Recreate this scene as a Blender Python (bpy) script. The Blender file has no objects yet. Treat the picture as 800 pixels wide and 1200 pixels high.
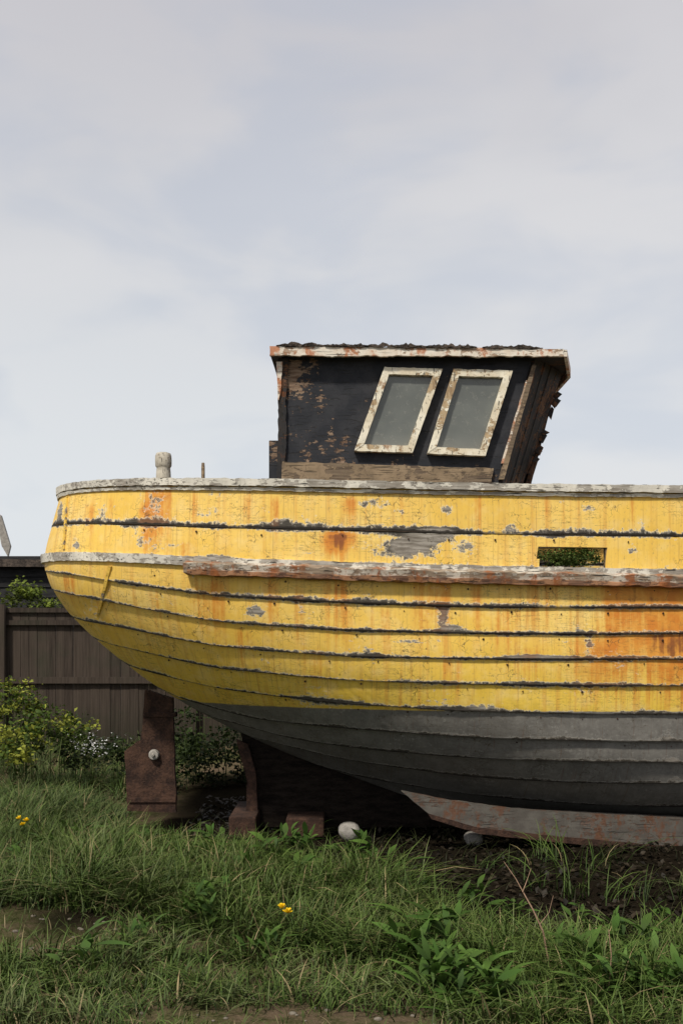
import bpy, bmesh, math, random
import numpy as np
from mathutils import Vector, Matrix, noise as mn
random.seed(7); rng=np.random.default_rng(11)
scene=bpy.context.scene
CH=1.5; F=1200.0; HY=740.0; YC=7.9   # eye height, focal, horizon, boat centreline
def W(px,py,d): return ((px-400)/F*d, d, CH+(HY-py)/F*d)

# ---------------------------------------------------------------- node helper
class G:
    def __init__(s,name):
        s.m=bpy.data.materials.new(name); s.m.use_nodes=True; s.nt=s.m.node_tree
        s.b=s.nt.nodes['Principled BSDF']; s._o=None
    def set(s,inp,v):
        if isinstance(v,bpy.types.NodeSocket): s.nt.links.new(v,inp)
        else:
            if isinstance(v,tuple) and len(v)==3 and inp.type=='RGBA': v=(*v,1)
            inp.default_value=v
    def obj(s):
        if s._o is None: s._o=s.nt.nodes.new('ShaderNodeTexCoord').outputs['Object']
        return s._o
    def math(s,op,a,b=0.0,clamp=False):
        n=s.nt.nodes.new('ShaderNodeMath'); n.operation=op; n.use_clamp=clamp
        s.set(n.inputs[0],a); s.set(n.inputs[1],b); return n.outputs[0]
    def sc(s,v,k,off=(0,0,0)):
        n=s.nt.nodes.new('ShaderNodeVectorMath'); n.operation='MULTIPLY_ADD'
        s.set(n.inputs[0],v); n.inputs[1].default_value=k
        if isinstance(off,tuple): n.inputs[2].default_value=off
        else: s.nt.links.new(off,n.inputs[2])
        return n.outputs[0]
    def comb(s,x,y,z):
        n=s.nt.nodes.new('ShaderNodeCombineXYZ')
        for i,v in enumerate((x,y,z)): s.set(n.inputs[i],v)
        return n.outputs[0]
    def noise(s,v,scale,detail=4,rough=.55,dist=0,out=0):
        n=s.nt.nodes.new('ShaderNodeTexNoise'); s.set(n.inputs['Vector'],v)
        n.inputs['Scale'].default_value=scale; n.inputs['Detail'].default_value=detail
        n.inputs['Roughness'].default_value=rough; n.inputs['Distortion'].default_value=dist
        return n.outputs[out]
    def vor(s,v,scale,feature='DISTANCE_TO_EDGE',rand=1):
        n=s.nt.nodes.new('ShaderNodeTexVoronoi'); n.feature=feature; s.set(n.inputs['Vector'],v)
        n.inputs['Scale'].default_value=scale; n.inputs['Randomness'].default_value=rand
        return n.outputs['Distance']
    def mr(s,v,a,b,lo=0.0,hi=1.0):
        n=s.nt.nodes.new('ShaderNodeMapRange'); n.interpolation_type='SMOOTHSTEP'
        s.set(n.inputs[0],v)
        for i,x in zip((1,2,3,4),(a,b,lo,hi)): n.inputs[i].default_value=x
        return n.outputs[0]
    def mix(s,f,a,b,bt='MIX'):
        n=s.nt.nodes.new('ShaderNodeMix'); n.data_type='RGBA'; n.blend_type=bt
        s.set(n.inputs[0],f); s.set(n.inputs[6],a); s.set(n.inputs[7],b); return n.outputs[2]
    def attr(s,name,out='Fac'):
        n=s.nt.nodes.new('ShaderNodeAttribute'); n.attribute_name=name; return n.outputs[out]
    def sep(s,v):
        n=s.nt.nodes.new('ShaderNodeSeparateXYZ'); s.set(n.inputs[0],v); return n.outputs
    def bump(s,h,strength=.5,dist=.01):
        n=s.nt.nodes.new('ShaderNodeBump'); n.inputs['Strength'].default_value=strength
        n.inputs['Distance'].default_value=dist; s.set(n.inputs['Height'],h)
        s.nt.links.new(n.outputs[0],s.b.inputs['Normal'])
    def fin(s,col,rough=.7,spec=.3):
        s.set(s.b.inputs['Base Color'],col); s.set(s.b.inputs['Roughness'],rough)
        s.b.inputs['Specular IOR Level'].default_value=spec; return s.m

def weathered(name,paint,paint2,wood,wood2,amount,grain=(1.5,25,25),rust=0.0,dark=.35,zfade=None,rc=((.10,.03,.012),(.50,.17,.05)),rz=None):
    """peeling paint over bare timber; amount = fraction of timber showing"""
    g=G(name); o=g.obj()
    nb=g.noise(o,5,3); nf=g.noise(g.sc(o,(12,30,30)),1.6,5,.7); nl=g.noise(o,28,4,.7)
    gr=g.noise(g.sc(o,grain),3,5,.65)
    h=g.math('ADD',g.math('MULTIPLY',nb,.7),g.math('ADD',g.math('MULTIPLY',nf,.6),g.math('MULTIPLY',nl,.3)))
    c=.8+ (.5-amount)*.55
    if zfade:
        s=g.sep(o); k=g.mr(s[0],zfade[0],zfade[1],zfade[2],0); k2=g.mr(s[2],zfade[3],zfade[4],zfade[5],0)
        h=g.math('ADD',h,g.math('MAXIMUM',k,k2))
    peel=g.mr(h,c-.012,c+.012)
    pc=g.mix(g.mr(g.noise(o,9,4),.35,.65),paint,paint2)
    pc=g.mix(g.mr(g.noise(o,60,4,.7),.5,.72,0,.5),pc,tuple(x*.5 for x in paint))
    wc=g.mix(g.mr(gr,.35,.65),wood,wood2)
    col=g.mix(peel,pc,wc)
    cr=g.mr(g.noise(g.sc(o,(grain[0]*1.3,grain[1]*1.6,grain[2]*1.6),(3,1,2)),2.5,3,.5),.62,.66,0,dark*2)
    col=g.mix(cr,col,(.02,.018,.015))
    if rust>0:
        r=g.mr(g.math('ADD',g.noise(g.sc(o,(6,6,3)),1.3,5,.65),g.math('MULTIPLY',g.math('SUBTRACT',nl,.5),.35)),.62-rust*.25,.72-rust*.2,0,.85)
        col=g.mix(r,col,g.mix(g.noise(o,40,4),rc[0],rc[1]))
    g.bump(g.math('SUBTRACT',g.math('MULTIPLY',gr,.4),g.math('ADD',peel,g.math('MULTIPLY',cr,1.5))),.6,.006)
    return g.fin(col,.75,.25)

def simple(name,a,b,scale=6,rough=.8,bs=.5,bd=.01,stretch=(1,1,1),spec=.25):
    g=G(name); o=g.sc(g.obj(),stretch)
    n=g.noise(o,scale,6,.65); n2=g.noise(o,scale*6,4,.7)
    col=g.mix(g.mr(g.math('ADD',g.math('MULTIPLY',n,.65),g.math('MULTIPLY',n2,.35)),.38,.62),a,b)
    g.bump(g.math('ADD',n,n2),bs,bd); return g.fin(col,rough,spec)

# ---------------------------------------------------------------- mesh helpers
def link(ob,parent=None):
    scene.collection.objects.link(ob)
    if parent: ob.parent=parent
    return ob
def empty(name):
    e=bpy.data.objects.new(name,None); e.empty_display_size=.2; return link(e)
def mesh_np(name,V,Q,mat,parent=None,smooth=True,attrs=None,color=None):
    me=bpy.data.meshes.new(name); V=np.asarray(V,np.float32); Q=np.asarray(Q,np.int32)
    k=Q.shape[1]
    me.vertices.add(len(V)); me.vertices.foreach_set('co',V.ravel())
    me.loops.add(Q.size); me.loops.foreach_set('vertex_index',Q.ravel())
    me.polygons.add(len(Q)); me.polygons.foreach_set('loop_start',np.arange(0,Q.size,k,dtype=np.int32))
    try: me.polygons.foreach_set('loop_total',np.full(len(Q),k,np.int32))
    except Exception: pass
    me.update(calc_edges=True)
    me.polygons.foreach_set('use_smooth',np.full(len(Q),smooth,bool))
    if attrs:
        for n,a in attrs.items():
            at=me.attributes.new(n,'FLOAT','POINT'); at.data.foreach_set('value',np.asarray(a,np.float32))
    if color is not None:
        at=me.attributes.new('tint','FLOAT_COLOR','POINT')
        c=np.ones((len(V),4),np.float32); c[:,:3]=color; at.data.foreach_set('color',c.ravel())
    me.materials.append(mat); return link(bpy.data.objects.new(name,me),parent)
def bm_obj(name,bm,mat,parent=None,smooth=False,bevel=0):
    bmesh.ops.recalc_face_normals(bm,faces=bm.faces)
    me=bpy.data.meshes.new(name); bm.to_mesh(me); bm.free()
    for p in me.polygons: p.use_smooth=smooth
    me.materials.append(mat); ob=link(bpy.data.objects.new(name,me),parent)
    if bevel:
        md=ob.modifiers.new('b','BEVEL'); md.width=bevel; md.segments=2; md.limit_method='ANGLE'
    return ob
def prism(name,pts,y0,y1,mat,parent=None,bevel=.004,rag=0,seg=.03,axis='y',bm=None):
    """polygon of (x,z) extruded from y0 to y1, optionally ragged outline"""
    P=[]
    for i,a in enumerate(pts):
        b=pts[(i+1)%len(pts)]; P.append(a)
        if rag:
            L=math.hypot(b[0]-a[0],b[1]-a[1]); n=int(L/seg)
            for k in range(1,n):
                t=k/n; x=a[0]+(b[0]-a[0])*t; z=a[1]+(b[1]-a[1])*t
                q=mn.noise((x*14,z*14,y0*3+3))+.6*mn.noise((x*45,z*45,9))
                nx,nz=(b[1]-a[1])/L,-(b[0]-a[0])/L
                P.append((x+nx*q*rag,z+nz*q*rag))
    own=bm is None
    if own: bm=bmesh.new()
    A=[bm.verts.new((x,y0,z)) for x,z in P]; B=[bm.verts.new((x,y1,z)) for x,z in P]
    bm.faces.new(A); bm.faces.new(B[::-1])
    for i in range(len(P)):
        j=(i+1)%len(P); bm.faces.new((A[i],B[i],B[j],A[j]))
    if own: return bm_obj(name,bm,mat,parent,bevel=0 if rag else bevel)
def PX(pts,d): return [(W(a,b,d)[0],W(a,b,d)[2]) for a,b in pts]
def hexa(bm,c8):
    v=[bm.verts.new(c) for c in c8]
    for f in ((0,1,2,3),(7,6,5,4),(0,4,5,1),(1,5,6,2),(2,6,7,3),(3,7,4,0)): bm.faces.new([v[i] for i in f])
def box(bm,x0,x1,y0,y1,z0,z1):
    hexa(bm,[(x0,y0,z0),(x1,y0,z0),(x1,y0,z1),(x0,y0,z1),(x0,y1,z0),(x1,y1,z0),(x1,y1,z1),(x0,y1,z1)])

# ---------------------------------------------------------------- hull form
def table(zs,vs,sm=.07):
    g=np.linspace(-.3,3.2,701); v=np.interp(g,zs,vs)
    k=np.exp(-.5*(np.arange(-60,61)*.005/sm)**2); k/=k.sum()
    v=np.convolve(np.pad(v,60,mode='edge'),k,'valid')
    return lambda z: np.interp(z,g,v)
x0f=table([0.02,.10,.27,.45,.67,.88,1.11,1.40,1.62,1.81,1.98,2.1,2.6],
          [1.1,.85,.40,-.15,-.70,-1.10,-1.48,-1.83,-2.05,-2.17,-2.23,-2.21,-2.06])
Bf=table([.02,.1,.2,.3,.45,.7,1.0,1.3,1.8,2.56],[.10,.38,.70,.92,1.1,1.26,1.36,1.41,1.44,1.41],.05)
qf=table([.3,.5,1.0,1.4,1.8,2.5],[1.0,1.0,.72,.52,.42,.38])
Lf=table([.4,1.0,1.5,2.0],[2.6,2.6,2.4,2.2])
def xbf(z): return 4.7+.38*np.asarray(z)
def bfun(x,z):
    x=np.asarray(x,float); z=np.asarray(z,float)
    t=np.clip((x-x0f(z))/Lf(z),0,1)
    b=Bf(z)*(1-(1-t)**2.2+1e-9)**qf(z)
    u=np.clip((x-2.5)/(xbf(z)-2.5),0,1)
    return b*np.maximum(1-u**2.3,0)**.85
def onhull(px,py):
    d=6.6
    for _ in range(60):
        x,_,z=W(px,py,d); d=.6*d+.4*(YC-float(bfun(x,z)))
    return W(px,py,d)
LN=[[(88,566),(130,562),(250,561),(400,563),(550,566),(700,568),(800,569)],
[(88,613),(130,614),(250,618),(400,621),(550,625),(700,627),(800,628)],
[(80,652),(130,653),(250,659),(400,664),(550,668),(700,671),(800,673)],
[(100,674),(130,680),(250,697),(400,706),(550,711),(700,712),(800,712)],
[(110,699),(130,704),(250,727),(400,738),(550,742),(700,743),(800,742)],
[(130,730),(250,755),(400,768),(550,772),(700,772),(800,772)],
[(140,754),(250,780),(400,795),(550,801),(700,803),(800,803)],
[(170,783),(250,803),(400,822),(550,832),(700,836),(800,836)],
[(210,812),(300,838),(400,848),(550,860),(700,866),(800,867)],
[(260,838),(350,862),(450,875),(550,883),(700,889),(800,890)],
[(310,862),(400,884),(550,905),(700,913),(800,914)],
[(350,885),(420,905),(550,926),(700,938),(800,940)],
[(400,908),(450,922),(550,942),(700,955),(800,958)]]
def mkline(pts):
    p=[onhull(*q) for q in pts]; xs=np.array([q[0] for q in p]); zs=np.array([q[2] for q in p])
    o=np.argsort(xs); xs=xs[o]; zs=zs[o]
    s=(zs[1]-zs[0])/(xs[1]-xs[0])*.7; s=max(min(s,0.05),-.45)
    gx=np.linspace(-3.2,7,1021); gz=np.interp(gx,xs,zs)
    gz=np.where(gx<xs[0],zs[0]+s*(gx-xs[0]),gz)
    gz=gz+np.where(gx>2.2,(gx-2.2)**2*.035,0)
    k=np.exp(-.5*(np.arange(-40,41)*.01/.12)**2); k/=k.sum()
    gz=np.convolve(np.pad(gz,40,mode='edge'),k,'valid')
    return lambda x: np.interp(x,gx,gz)
lines=[mkline(p) for p in LN]
NC=470; wa=(np.arange(NC+1)/NC)**1.35
def solve(line,w,off=0.0):
    z=np.full(len(w),1.5)
    for _ in range(160):
        x=x0f(z)+w*(xbf(z)-x0f(z)); z=.65*z+.35*(line(x)+off)
    return z
ZL=[solve(l,wa) for l in lines]; ZL.append(np.full(NC+1,.03))
for k in range(1,len(ZL)): ZL[k]=np.minimum(ZL[k],ZL[k-1]-.012)
def surf(w,z):
    x=x0f(z)+w*(xbf(z)-x0f(z)); return x,bfun(x,z)
R=12; vv=np.linspace(0,1,R+1)
rust_sp=[(185,580,15,60,1.25),(172,600,10,40,.8),(395,628,15,20,2.3),(410,588,7,30,1.1),(322,590,7,40,.75),(105,596,7,34,.8),
 (775,690,46,60,1.2),(790,750,36,70,1.1),(725,695,24,60,.8),(640,692,22,50,.5),(510,690,22,60,.85),(245,690,20,50,.75),(395,690,18,60,.8),
 (320,690,12,50,.65),(590,720,16,60,.6),(290,585,6,30,.6),(560,588,8,40,.55),(740,590,9,36,.5),(80,680,14,24,.7),(450,720,16,60,.6),(700,760,36,60,.85),
 (350,700,8,60,.65),(560,690,9,60,.65),(180,700,8,40,.65),(215,640,8,20,.6),(470,585,6,40,.55),(640,585,5,40,.55),(230,585,6,40,.55),(130,590,5,40,.55),(285,745,10,40,.55),(370,770,12,40,.55),(530,780,14,40,.55),(620,770,12,40,.55),(60,610,6,30,.8)]
bare_sp=[(485,640,24,12,1.35),(512,626,20,8,1.0),(598,615,9,7,1.1),(300,717,11,6,1.2),(520,722,7,12,1.0),(522,598,6,6,.8),(545,640,12,8,.8),
 (690,755,5,14,.8),(120,600,9,8,.7),(780,860,8,9,.7),(785,890,10,6,.8),(790,910,8,6,.8),(255,655,20,5,.8),(690,595,8,4,.7),(430,590,10,4,.6),
 (620,770,30,3,.9),(655,772,20,3,.8),(480,752,24,2.5,.8),(560,828,20,4,.8),(240,602,10,3,.6),(360,648,26,3,.6),(640,625,20,3,.7),(740,645,8,5,.6),(70,600,5,12,.8),(530,735,16,4,.8),(330,610,10,3,.5),(310,598,8,6,.5),(750,610,5,8,.5),(200,640,14,4,.6),(660,588,5,5,.6),(470,600,8,3,.6),(90,640,6,5,.8)]
def spots(x,z,arr,down):
    f=np.zeros_like(x)
    for px,py,rx,ry,a in arr:
        c=onhull(px,py); k=c[1]/F; dx=(x-c[0])/(rx*k); dz=(z-c[2])
        if down: q=np.where(dz>0,dz/(ry*k*.25),dz/(ry*k))
        else: q=dz/(ry*k)
        f+=a*np.exp(-.5*(dx*dx+q*q)*1.6)
    return f
V=[];Q=[];at={'rust':[],'bare':[],'vf':[],'rnd':[],'arc':[],'gir':[]}; base=0
hole0=onhull(630,642); hole1=onhull(710,664)
for k in range(len(ZL)-1):
    zt,zb=ZL[k],ZL[k+1]; Z=zt[None]+(zb-zt)[None]*vv[:,None]
    X,Bh=surf(wa[None].repeat(R+1,0),Z)
    P=np.stack([X,YC-Bh,Z],-1)
    du=np.gradient(P,axis=1); dv=np.gradient(P,axis=0); Nn=np.cross(du,dv)
    Nn/=np.linalg.norm(Nn,axis=-1,keepdims=True)+1e-9
    c=P-np.array([1.5,YC,1.3]); sg=np.sign((Nn*c).sum(-1,keepdims=True)); sg[sg==0]=1; Nn*=sg
    step=.007 if k<2 else (.022 if k<7 else .036)
    nz=np.array([mn.noise((x*2,k*5.1,0))*.22+mn.noise((x*26,k*5.1,4))*.14 for x in X[0]])
    if k>=7: nz*=.35
    fade=np.clip(wa/.03,0,1)
    off=step*(.1+.9*vv[:,None])*(1+nz)[None]*fade[None]
    off=off+(.004 if k<7 else .0006)*np.array([[mn.noise((X[i,j]*1.6,Z[i,j]*6,k)) for j in range(NC+1)] for i in range(R+1)])*fade
    P2=P+Nn*off[...,None]; P2[:,0,1]=YC; P2[:,-1,1]=YC
    P2[-1,:,2]+=nz*.007
    ret=P[-1]+Nn[-1]*(-.004); ret[:,2]+=.006; ret[0,1]=YC; ret[-1,1]=YC
    allP=np.concatenate([P2.reshape(-1,3),P2[-1],ret])
    V.append(allP)
    xx=allP[:,0]; zz=allP[:,2]
    at['rust'].append(spots(xx,zz,rust_sp,True)); at['bare'].append(spots(xx,zz,bare_sp,False))
    at['vf'].append(np.concatenate([np.repeat(vv,NC+1),np.ones(2*(NC+1))])); at['rnd'].append(np.full(len(allP),random.random()))
    arcs=[]
    for i in range(R+1):
        ar=np.concatenate([[0],np.cumsum(np.linalg.norm(np.diff(P[i],axis=0)[:,:2],axis=1))]); arcs.append(ar-np.interp(1.6,X[i],ar))
    arcs+= [arcs[-1],arcs[-1]]
    at['arc'].append(np.concatenate(arcs)); at['gir'].append((k+at['vf'][-1])*.17)
    n=NC+1; i,j=np.meshgrid(np.arange(R),np.arange(NC),indexing='ij')
    q=np.stack([i*n+j,i*n+j+1,(i+1)*n+j+1,(i+1)*n+j],-1).reshape(-1,4)
    if k==1:
        cen=allP[q].mean(1)
        q=q[~((cen[:,0]>hole0[0])&(cen[:,0]<hole1[0])&(cen[:,2]<hole0[2]))]
    s=(R+1)*n; j=np.arange(NC); q2=np.stack([s+j,s+j+1,s+n+j+1,s+n+j],-1)
    Q.append(np.concatenate([q,q2])+base); base+=len(allP)
V=np.concatenate(V);Q=np.concatenate(Q); at={k:np.concatenate(v) for k,v in at.items()}
Vm=V.copy(); Vm[:,1]=2*YC-Vm[:,1]
Va=np.concatenate([V,Vm]); Qa=np.concatenate([Q,Q[:,::-1]+len(V)]); ata={k:np.concatenate([v,v]) for k,v in at.items()}

# hull material (texture runs along the planks: arc = length along plank, gir = girth)
g=G('hull_paint'); o=g.obj(); xyz=g.sep(o)
rust=g.attr('rust'); bare=g.attr('bare'); vf=g.attr('vf'); rnd=g.attr('rnd')
pl=g.comb(g.attr('arc'),0.0,g.attr('gir'))
nb=g.noise(o,1.6,3); nm=g.noise(o,9,4,.6); nf=g.noise(pl,45,4,.7)
st=g.noise(g.sc(pl,(24,1,1.0)),1.0,4,.6); st2=g.noise(g.sc(pl,(75,1,2.6),(4,4,4)),1.0,3,.6)
yel=g.mix(g.mr(nb,.3,.7),(.80,.515,.085),(.86,.595,.155))
yel=g.mix(g.mr(xyz[2],1.0,1.6,.6,0),yel,(.74,.52,.05))
yel=g.mix(g.mr(nm,.42,.75,0,.5),yel,(.86,.66,.28))
yel=g.mix(g.mr(rnd,0,1,0,.28),yel,(.70,.42,.07))
yel=g.mix(g.math('MULTIPLY',g.mr(st,.46,.70,0,.65),g.mr(nb,.38,.62,.35,1)),yel,(.60,.28,.05))
yel=g.mix(g.mr(st2,.54,.70,0,.42),yel,(.36,.21,.07))
yel=g.mix(g.mr(nf,.54,.74,0,.7),yel,(.34,.23,.10))
gry=g.mix(g.mr(nm,.3,.7),(.145,.137,.125),(.20,.19,.172))
gry=g.mix(g.mr(nf,.52,.72,0,.7),gry,(.28,.27,.245)); gry=g.mix(g.mr(nf,.30,.45,.6,0),gry,(.09,.083,.075))
gry=g.mix(g.mr(nb,.5,.7,0,.4),gry,(.13,.12,.105))
gry=g.mix(g.mr(st2,.58,.72,0,.55),gry,(.13,.07,.04))
zz=g.math('ADD',xyz[2],g.math('MULTIPLY',g.math('SUBTRACT',nm,.5),.015))
isy=g.mr(zz,.985,.992)
col=g.mix(isy,gry,yel)
rv=g.math('ADD',rust,g.math('ADD',g.math('MULTIPLY',g.math('SUBTRACT',st,.5),2.2),g.math('MULTIPLY',g.math('SUBTRACT',nf,.5),.9)))
rl=g.mr(rv,.15,1.15,0,.95)
rl=g.math('MULTIPLY',g.math('MULTIPLY',rl,g.mr(rust,.02,.42)),isy)
col=g.mix(rl,col,g.mix(g.mr(nm,.35,.65),(.60,.20,.025),(.70,.31,.045)))
rd=g.mr(g.math('ADD',rust,g.math('ADD',g.math('MULTIPLY',g.math('SUBTRACT',nm,.5),2.2),g.math('MULTIPLY',g.math('SUBTRACT',st,.5),1.6))),1.30,1.85,0,.85)
col=g.mix(g.math('MULTIPLY',rd,isy),col,g.mix(nf,(.10,.025,.012),(.30,.085,.025)))
# peel
grain=g.noise(g.sc(pl,(2.5,1,40)),2.2,4,.65)
e1=g.mr(vf,.78,1.0,0,.35); e0=g.mr(vf,0,.18,.27,0)
fl=g.noise(g.sc(pl,(15,1,26)),1.6,6,.78); flb=g.noise(g.sc(pl,(2.6,1,4.5),(7,1,3)),1,3)
edge=g.math('MAXIMUM',e1,e0)
pv=g.math('ADD',g.math('ADD',fl,g.math('MULTIPLY',g.math('SUBTRACT',flb,.5),1.0)),g.math('ADD',edge,g.math('MULTIPLY',bare,.42)))
peel=g.mr(pv,.745,.757)
wood=g.mix(g.mr(grain,.35,.65),(.15,.13,.105),(.36,.33,.29))
dk=g.mr(g.math('ADD',pv,g.math('MULTIPLY',nf,.15)),.865,.905,0,.85)
wood=g.mix(g.math('MULTIPLY',dk,g.mr(bare,.3,.6,1,0)),wood,(.03,.026,.02))
wood=g.mix(g.math('MULTIPLY',g.mr(rust,.2,.7,0,.7),isy),wood,(.20,.09,.04))
white=g.mr(pv,.700,.710); col=g.mix(g.math('MULTIPLY',white,.8),col,g.mix(isy,(.32,.31,.285),(.80,.72,.54)))
col=g.mix(peel,col,wood)
vn=g.math('ADD',vf,g.math('MULTIPLY',g.math('SUBTRACT',fl,.5),.12))
seam=g.math('MAXIMUM',g.mr(vn,.945,.970),g.mr(vn,.018,.035,1,0))
seam=g.math('MULTIPLY',seam,g.mr(flb,.30,.5,.5,.97))
ckx=g.math('ABSOLUTE',g.math('SUBTRACT',g.noise(g.sc(pl,(1.8,1,26),(1,9,4)),2.4,4,.6),.5))
ckm=g.math('MULTIPLY',g.mr(ckx,.0,.010,1,0),g.mr(nb,.46,.54,0,.85))
warp=g.sc(g.noise(o,14,3,.6,out=1),(.09,.09,.09),o)
cv=g.vor(g.sc(warp,(13,13,15)),1.0)
ckv=g.math('MULTIPLY',g.mr(cv,.0,.026,1,0),g.mr(g.noise(g.sc(o,(1,1,1),(3,3,3)),5,4),.50,.60,0,.8))
ckm=g.math('MAXIMUM',ckm,ckv)
col=g.mix(ckm,col,(.06,.045,.025))
col=g.mix(seam,col,(.020,.016,.012))
g.bump(g.math('SUBTRACT',g.math('MULTIPLY',nf,.35),g.math('ADD',peel,seam)),.75,.008)
m_hull=g.fin(col,g.mr(peel,0,1,.55,.85),.3)

m_cap=weathered('cap_paint',(.74,.70,.61),(.60,.57,.50),(.24,.21,.175),(.46,.43,.38),.48,dark=.45)
m_rub=weathered('rub_paint',(.60,.54,.46),(.46,.41,.34),(.17,.12,.085),(.38,.30,.22),.50,rust=.42,dark=.45)
m_rubr=weathered('rub_edge',(.30,.15,.08),(.42,.22,.12),(.12,.06,.04),(.25,.14,.09),.5,rust=.4)
m_white=weathered('window_paint',(.80,.75,.62),(.68,.60,.45),(.28,.19,.11),(.48,.36,.22),.40,grain=(20,25,4),rust=.18,rc=((.16,.07,.03),(.42,.22,.10)))
m_fascia=weathered('fascia_paint',(.78,.73,.64),(.68,.58,.47),(.26,.17,.11),(.46,.35,.26),.38,rust=.50,rc=((.28,.07,.025),(.62,.24,.09)))
m_wood=weathered('bare_timber',(.30,.22,.14),(.22,.16,.10),(.10,.07,.05),(.20,.15,.10),.5)
m_black=weathered('cabin_paint',(.021,.023,.029),(.034,.035,.041),(.12,.07,.045),(.28,.20,.14),.12,grain=(3,25,25),dark=.2,zfade=(-.45,.30,.19,2.50,2.82,.20),rust=.0)
m_dark=weathered('front_panel_paint',(.022,.022,.024),(.036,.03,.027),(.06,.03,.02),(.16,.08,.04),.42,grain=(20,20,3),rust=.22,rc=((.08,.025,.01),(.25,.09,.03)))
m_felt=simple('roof_felt',(.03,.025,.022),(.13,.10,.08),12,.9,.8,.02)
m_rust=simple('rusty_iron',(.026,.015,.012),(.085,.045,.03),10,.9,.8,.012)
m_keel=weathered('keel_paint',(.12,.11,.095),(.085,.075,.065),(.08,.05,.035),(.14,.10,.08),.42,rust=.34,rc=((.07,.03,.015),(.17,.075,.04)))
m_dkwood=simple('old_deadwood',(.008,.006,.005),(.028,.021,.017),6,.95,.6,.012,(1,1,4),.1)
m_log=simple('pale_log',(.22,.205,.185),(.38,.355,.32),20,.85)
m_deck=simple('deck_boards',(.14,.12,.10),(.26,.23,.20),8)

boat=empty('yellow_wooden_boat')
mesh_np('hull',Va,Qa,m_hull,boat,attrs=ata)

# mouldings swept along the hull
def sweep(name,line,off,w0,w1,sec,mat,nz=.003,both=True,freq=30,step=1):
    idx=np.where((wa>=w0)&(wa<=w1))[0][::step]; w=wa[idx]
    z=solve(line,w,off); x,b=surf(w,z); P=np.stack([x,YC-b,z],-1)
    T=np.gradient(P,axis=0); T[:,2]=0; N=np.stack([T[:,1],-T[:,0],np.zeros(len(T))],-1); N/=np.linalg.norm(N,axis=1,keepdims=True)+1e-9
    if w0<=0: N[0]=(-1,0,0)
    V=[];m=len(sec)
    for i in range(len(P)):
        for a,(u,v) in enumerate(sec):
            q=nz*(mn.noise((P[i,0]*freq,a*3.3,off*50+u*9))+.8*mn.noise((P[i,0]*7,a*1.3,7+u*3)))
            p=P[i]+N[i]*(u+q); V.append((p[0],p[1],p[2]+v+q*1.2))
    V=np.array(V); n=len(P); Q=[]
    for i in range(n-1):
        for a in range(m):
            b2=(a+1)%m; Q.append((i*m+a,(i+1)*m+a,(i+1)*m+b2,i*m+b2))
    Q=np.array(Q)
    if m==4: Q=np.concatenate([Q,[[0,1,2,3],[(n-1)*m+3,(n-1)*m+2,(n-1)*m+1,(n-1)*m]]])
    if both:
        Vm=V.copy(); Vm[:,1]=2*YC-Vm[:,1]; Q=np.concatenate([Q,Q[:,::-1]+len(V)]); V=np.concatenate([V,Vm])
    return mesh_np(name,V,Q,mat,boat,smooth=False)
def wof(px,py):
    p=onhull(px,py); return float((p[0]-x0f(p[2]))/(xbf(p[2])-x0f(p[2])))
sweep('gunwale_cap',lines[0],0,0,1,[(.042,-.050),(.045,-.004),(-.11,.0),(-.11,-.05)],m_cap,.0035)
sweep('gunwale_bead',lines[0],-.058,0,1,[(.020,-.020),(.024,.0),(-.02,.002),(-.02,-.02)],m_cap,.004)
sweep('moulding',lines[2],0,0,1,[(.026,-.030),(.030,.028),(-.01,.030),(-.01,-.032)],m_cap,.004)
wr=wof(219,665)
sweep('rubbing_strake',lines[2],0,wr,1,[(.070,-.080),(.085,-.018),(-.01,.012),(-.01,-.092)],m_rub,.008,freq=16)
sweep('rubbing_strake_edge',lines[2],0,wof(225,668),.97,[(.082,-.086),(.088,-.058),(.06,-.056),(.05,-.090)],m_rubr,.008,freq=16)

def vstrip(name,a,b,wd,mat,off=.02):
    V=[];n=14
    for i in range(n+1):
        t=i/n; px=a[0]+(b[0]-a[0])*t; py=a[1]+(b[1]-a[1])*t
        p=np.array(onhull(px,py)); q=np.array(onhull(px+3,py)); T=q-p; T[2]=0; T/=np.linalg.norm(T)
        N=np.array([T[1],-T[0],0]); 
        j=.003*mn.noise((i*.9,px,0))
        for s,u in ((-wd,-.01),(-wd,off),(wd,off),(wd,-.01)): V.append(p+T*(s+j)+N*(u+j))
    Q=[(i*4+a,i*4+4+a,i*4+4+(a+1)%4,i*4+(a+1)%4) for i in range(n) for a in range(4)]
    Q+= [(0,1,2,3),(n*4+3,n*4+2,n*4+1,n*4)]
    mesh_np(name,V,Q,mat,boat,smooth=False)
m_yel=weathered('yellow_trim_paint',(.80,.53,.10),(.70,.44,.08),(.17,.14,.11),(.34,.28,.22),.34)
vstrip('quarter_strip',(131,664),(118,722),.013,m_yel,.026)
vstrip('stern_strip',(80,582),(76,644),.012,m_yel,.014)

bm=bmesh.new()
for (xa,xb_,za,zb_) in ((hole0[0]-.02,hole1[0]+.02,hole0[2],hole0[2]+.018),(hole0[0]-.02,hole0[0],hole1[2]-.02,hole0[2]),(hole1[0],hole1[0]+.02,hole1[2]-.02,hole0[2])):
    box(bm,xa,xb_,hole0[1]+.006,hole0[1]+.06,za,zb_)
bm_obj('freeing_port_frame',bm,m_wood,boat)

zd=1.86; w=wa[::6]; x,b=surf(w,np.full(len(w),zd)); b=np.maximum(b-.03,0)
Vd=np.concatenate([np.stack([x,YC-b,np.full(len(x),zd)],-1),np.stack([x,YC+b,np.full(len(x),zd)],-1)]); n=len(x)
mesh_np('deck',Vd,[(i,i+1,n+i+1,n+i) for i in range(n-1)],m_deck,boat,smooth=False)

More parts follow.
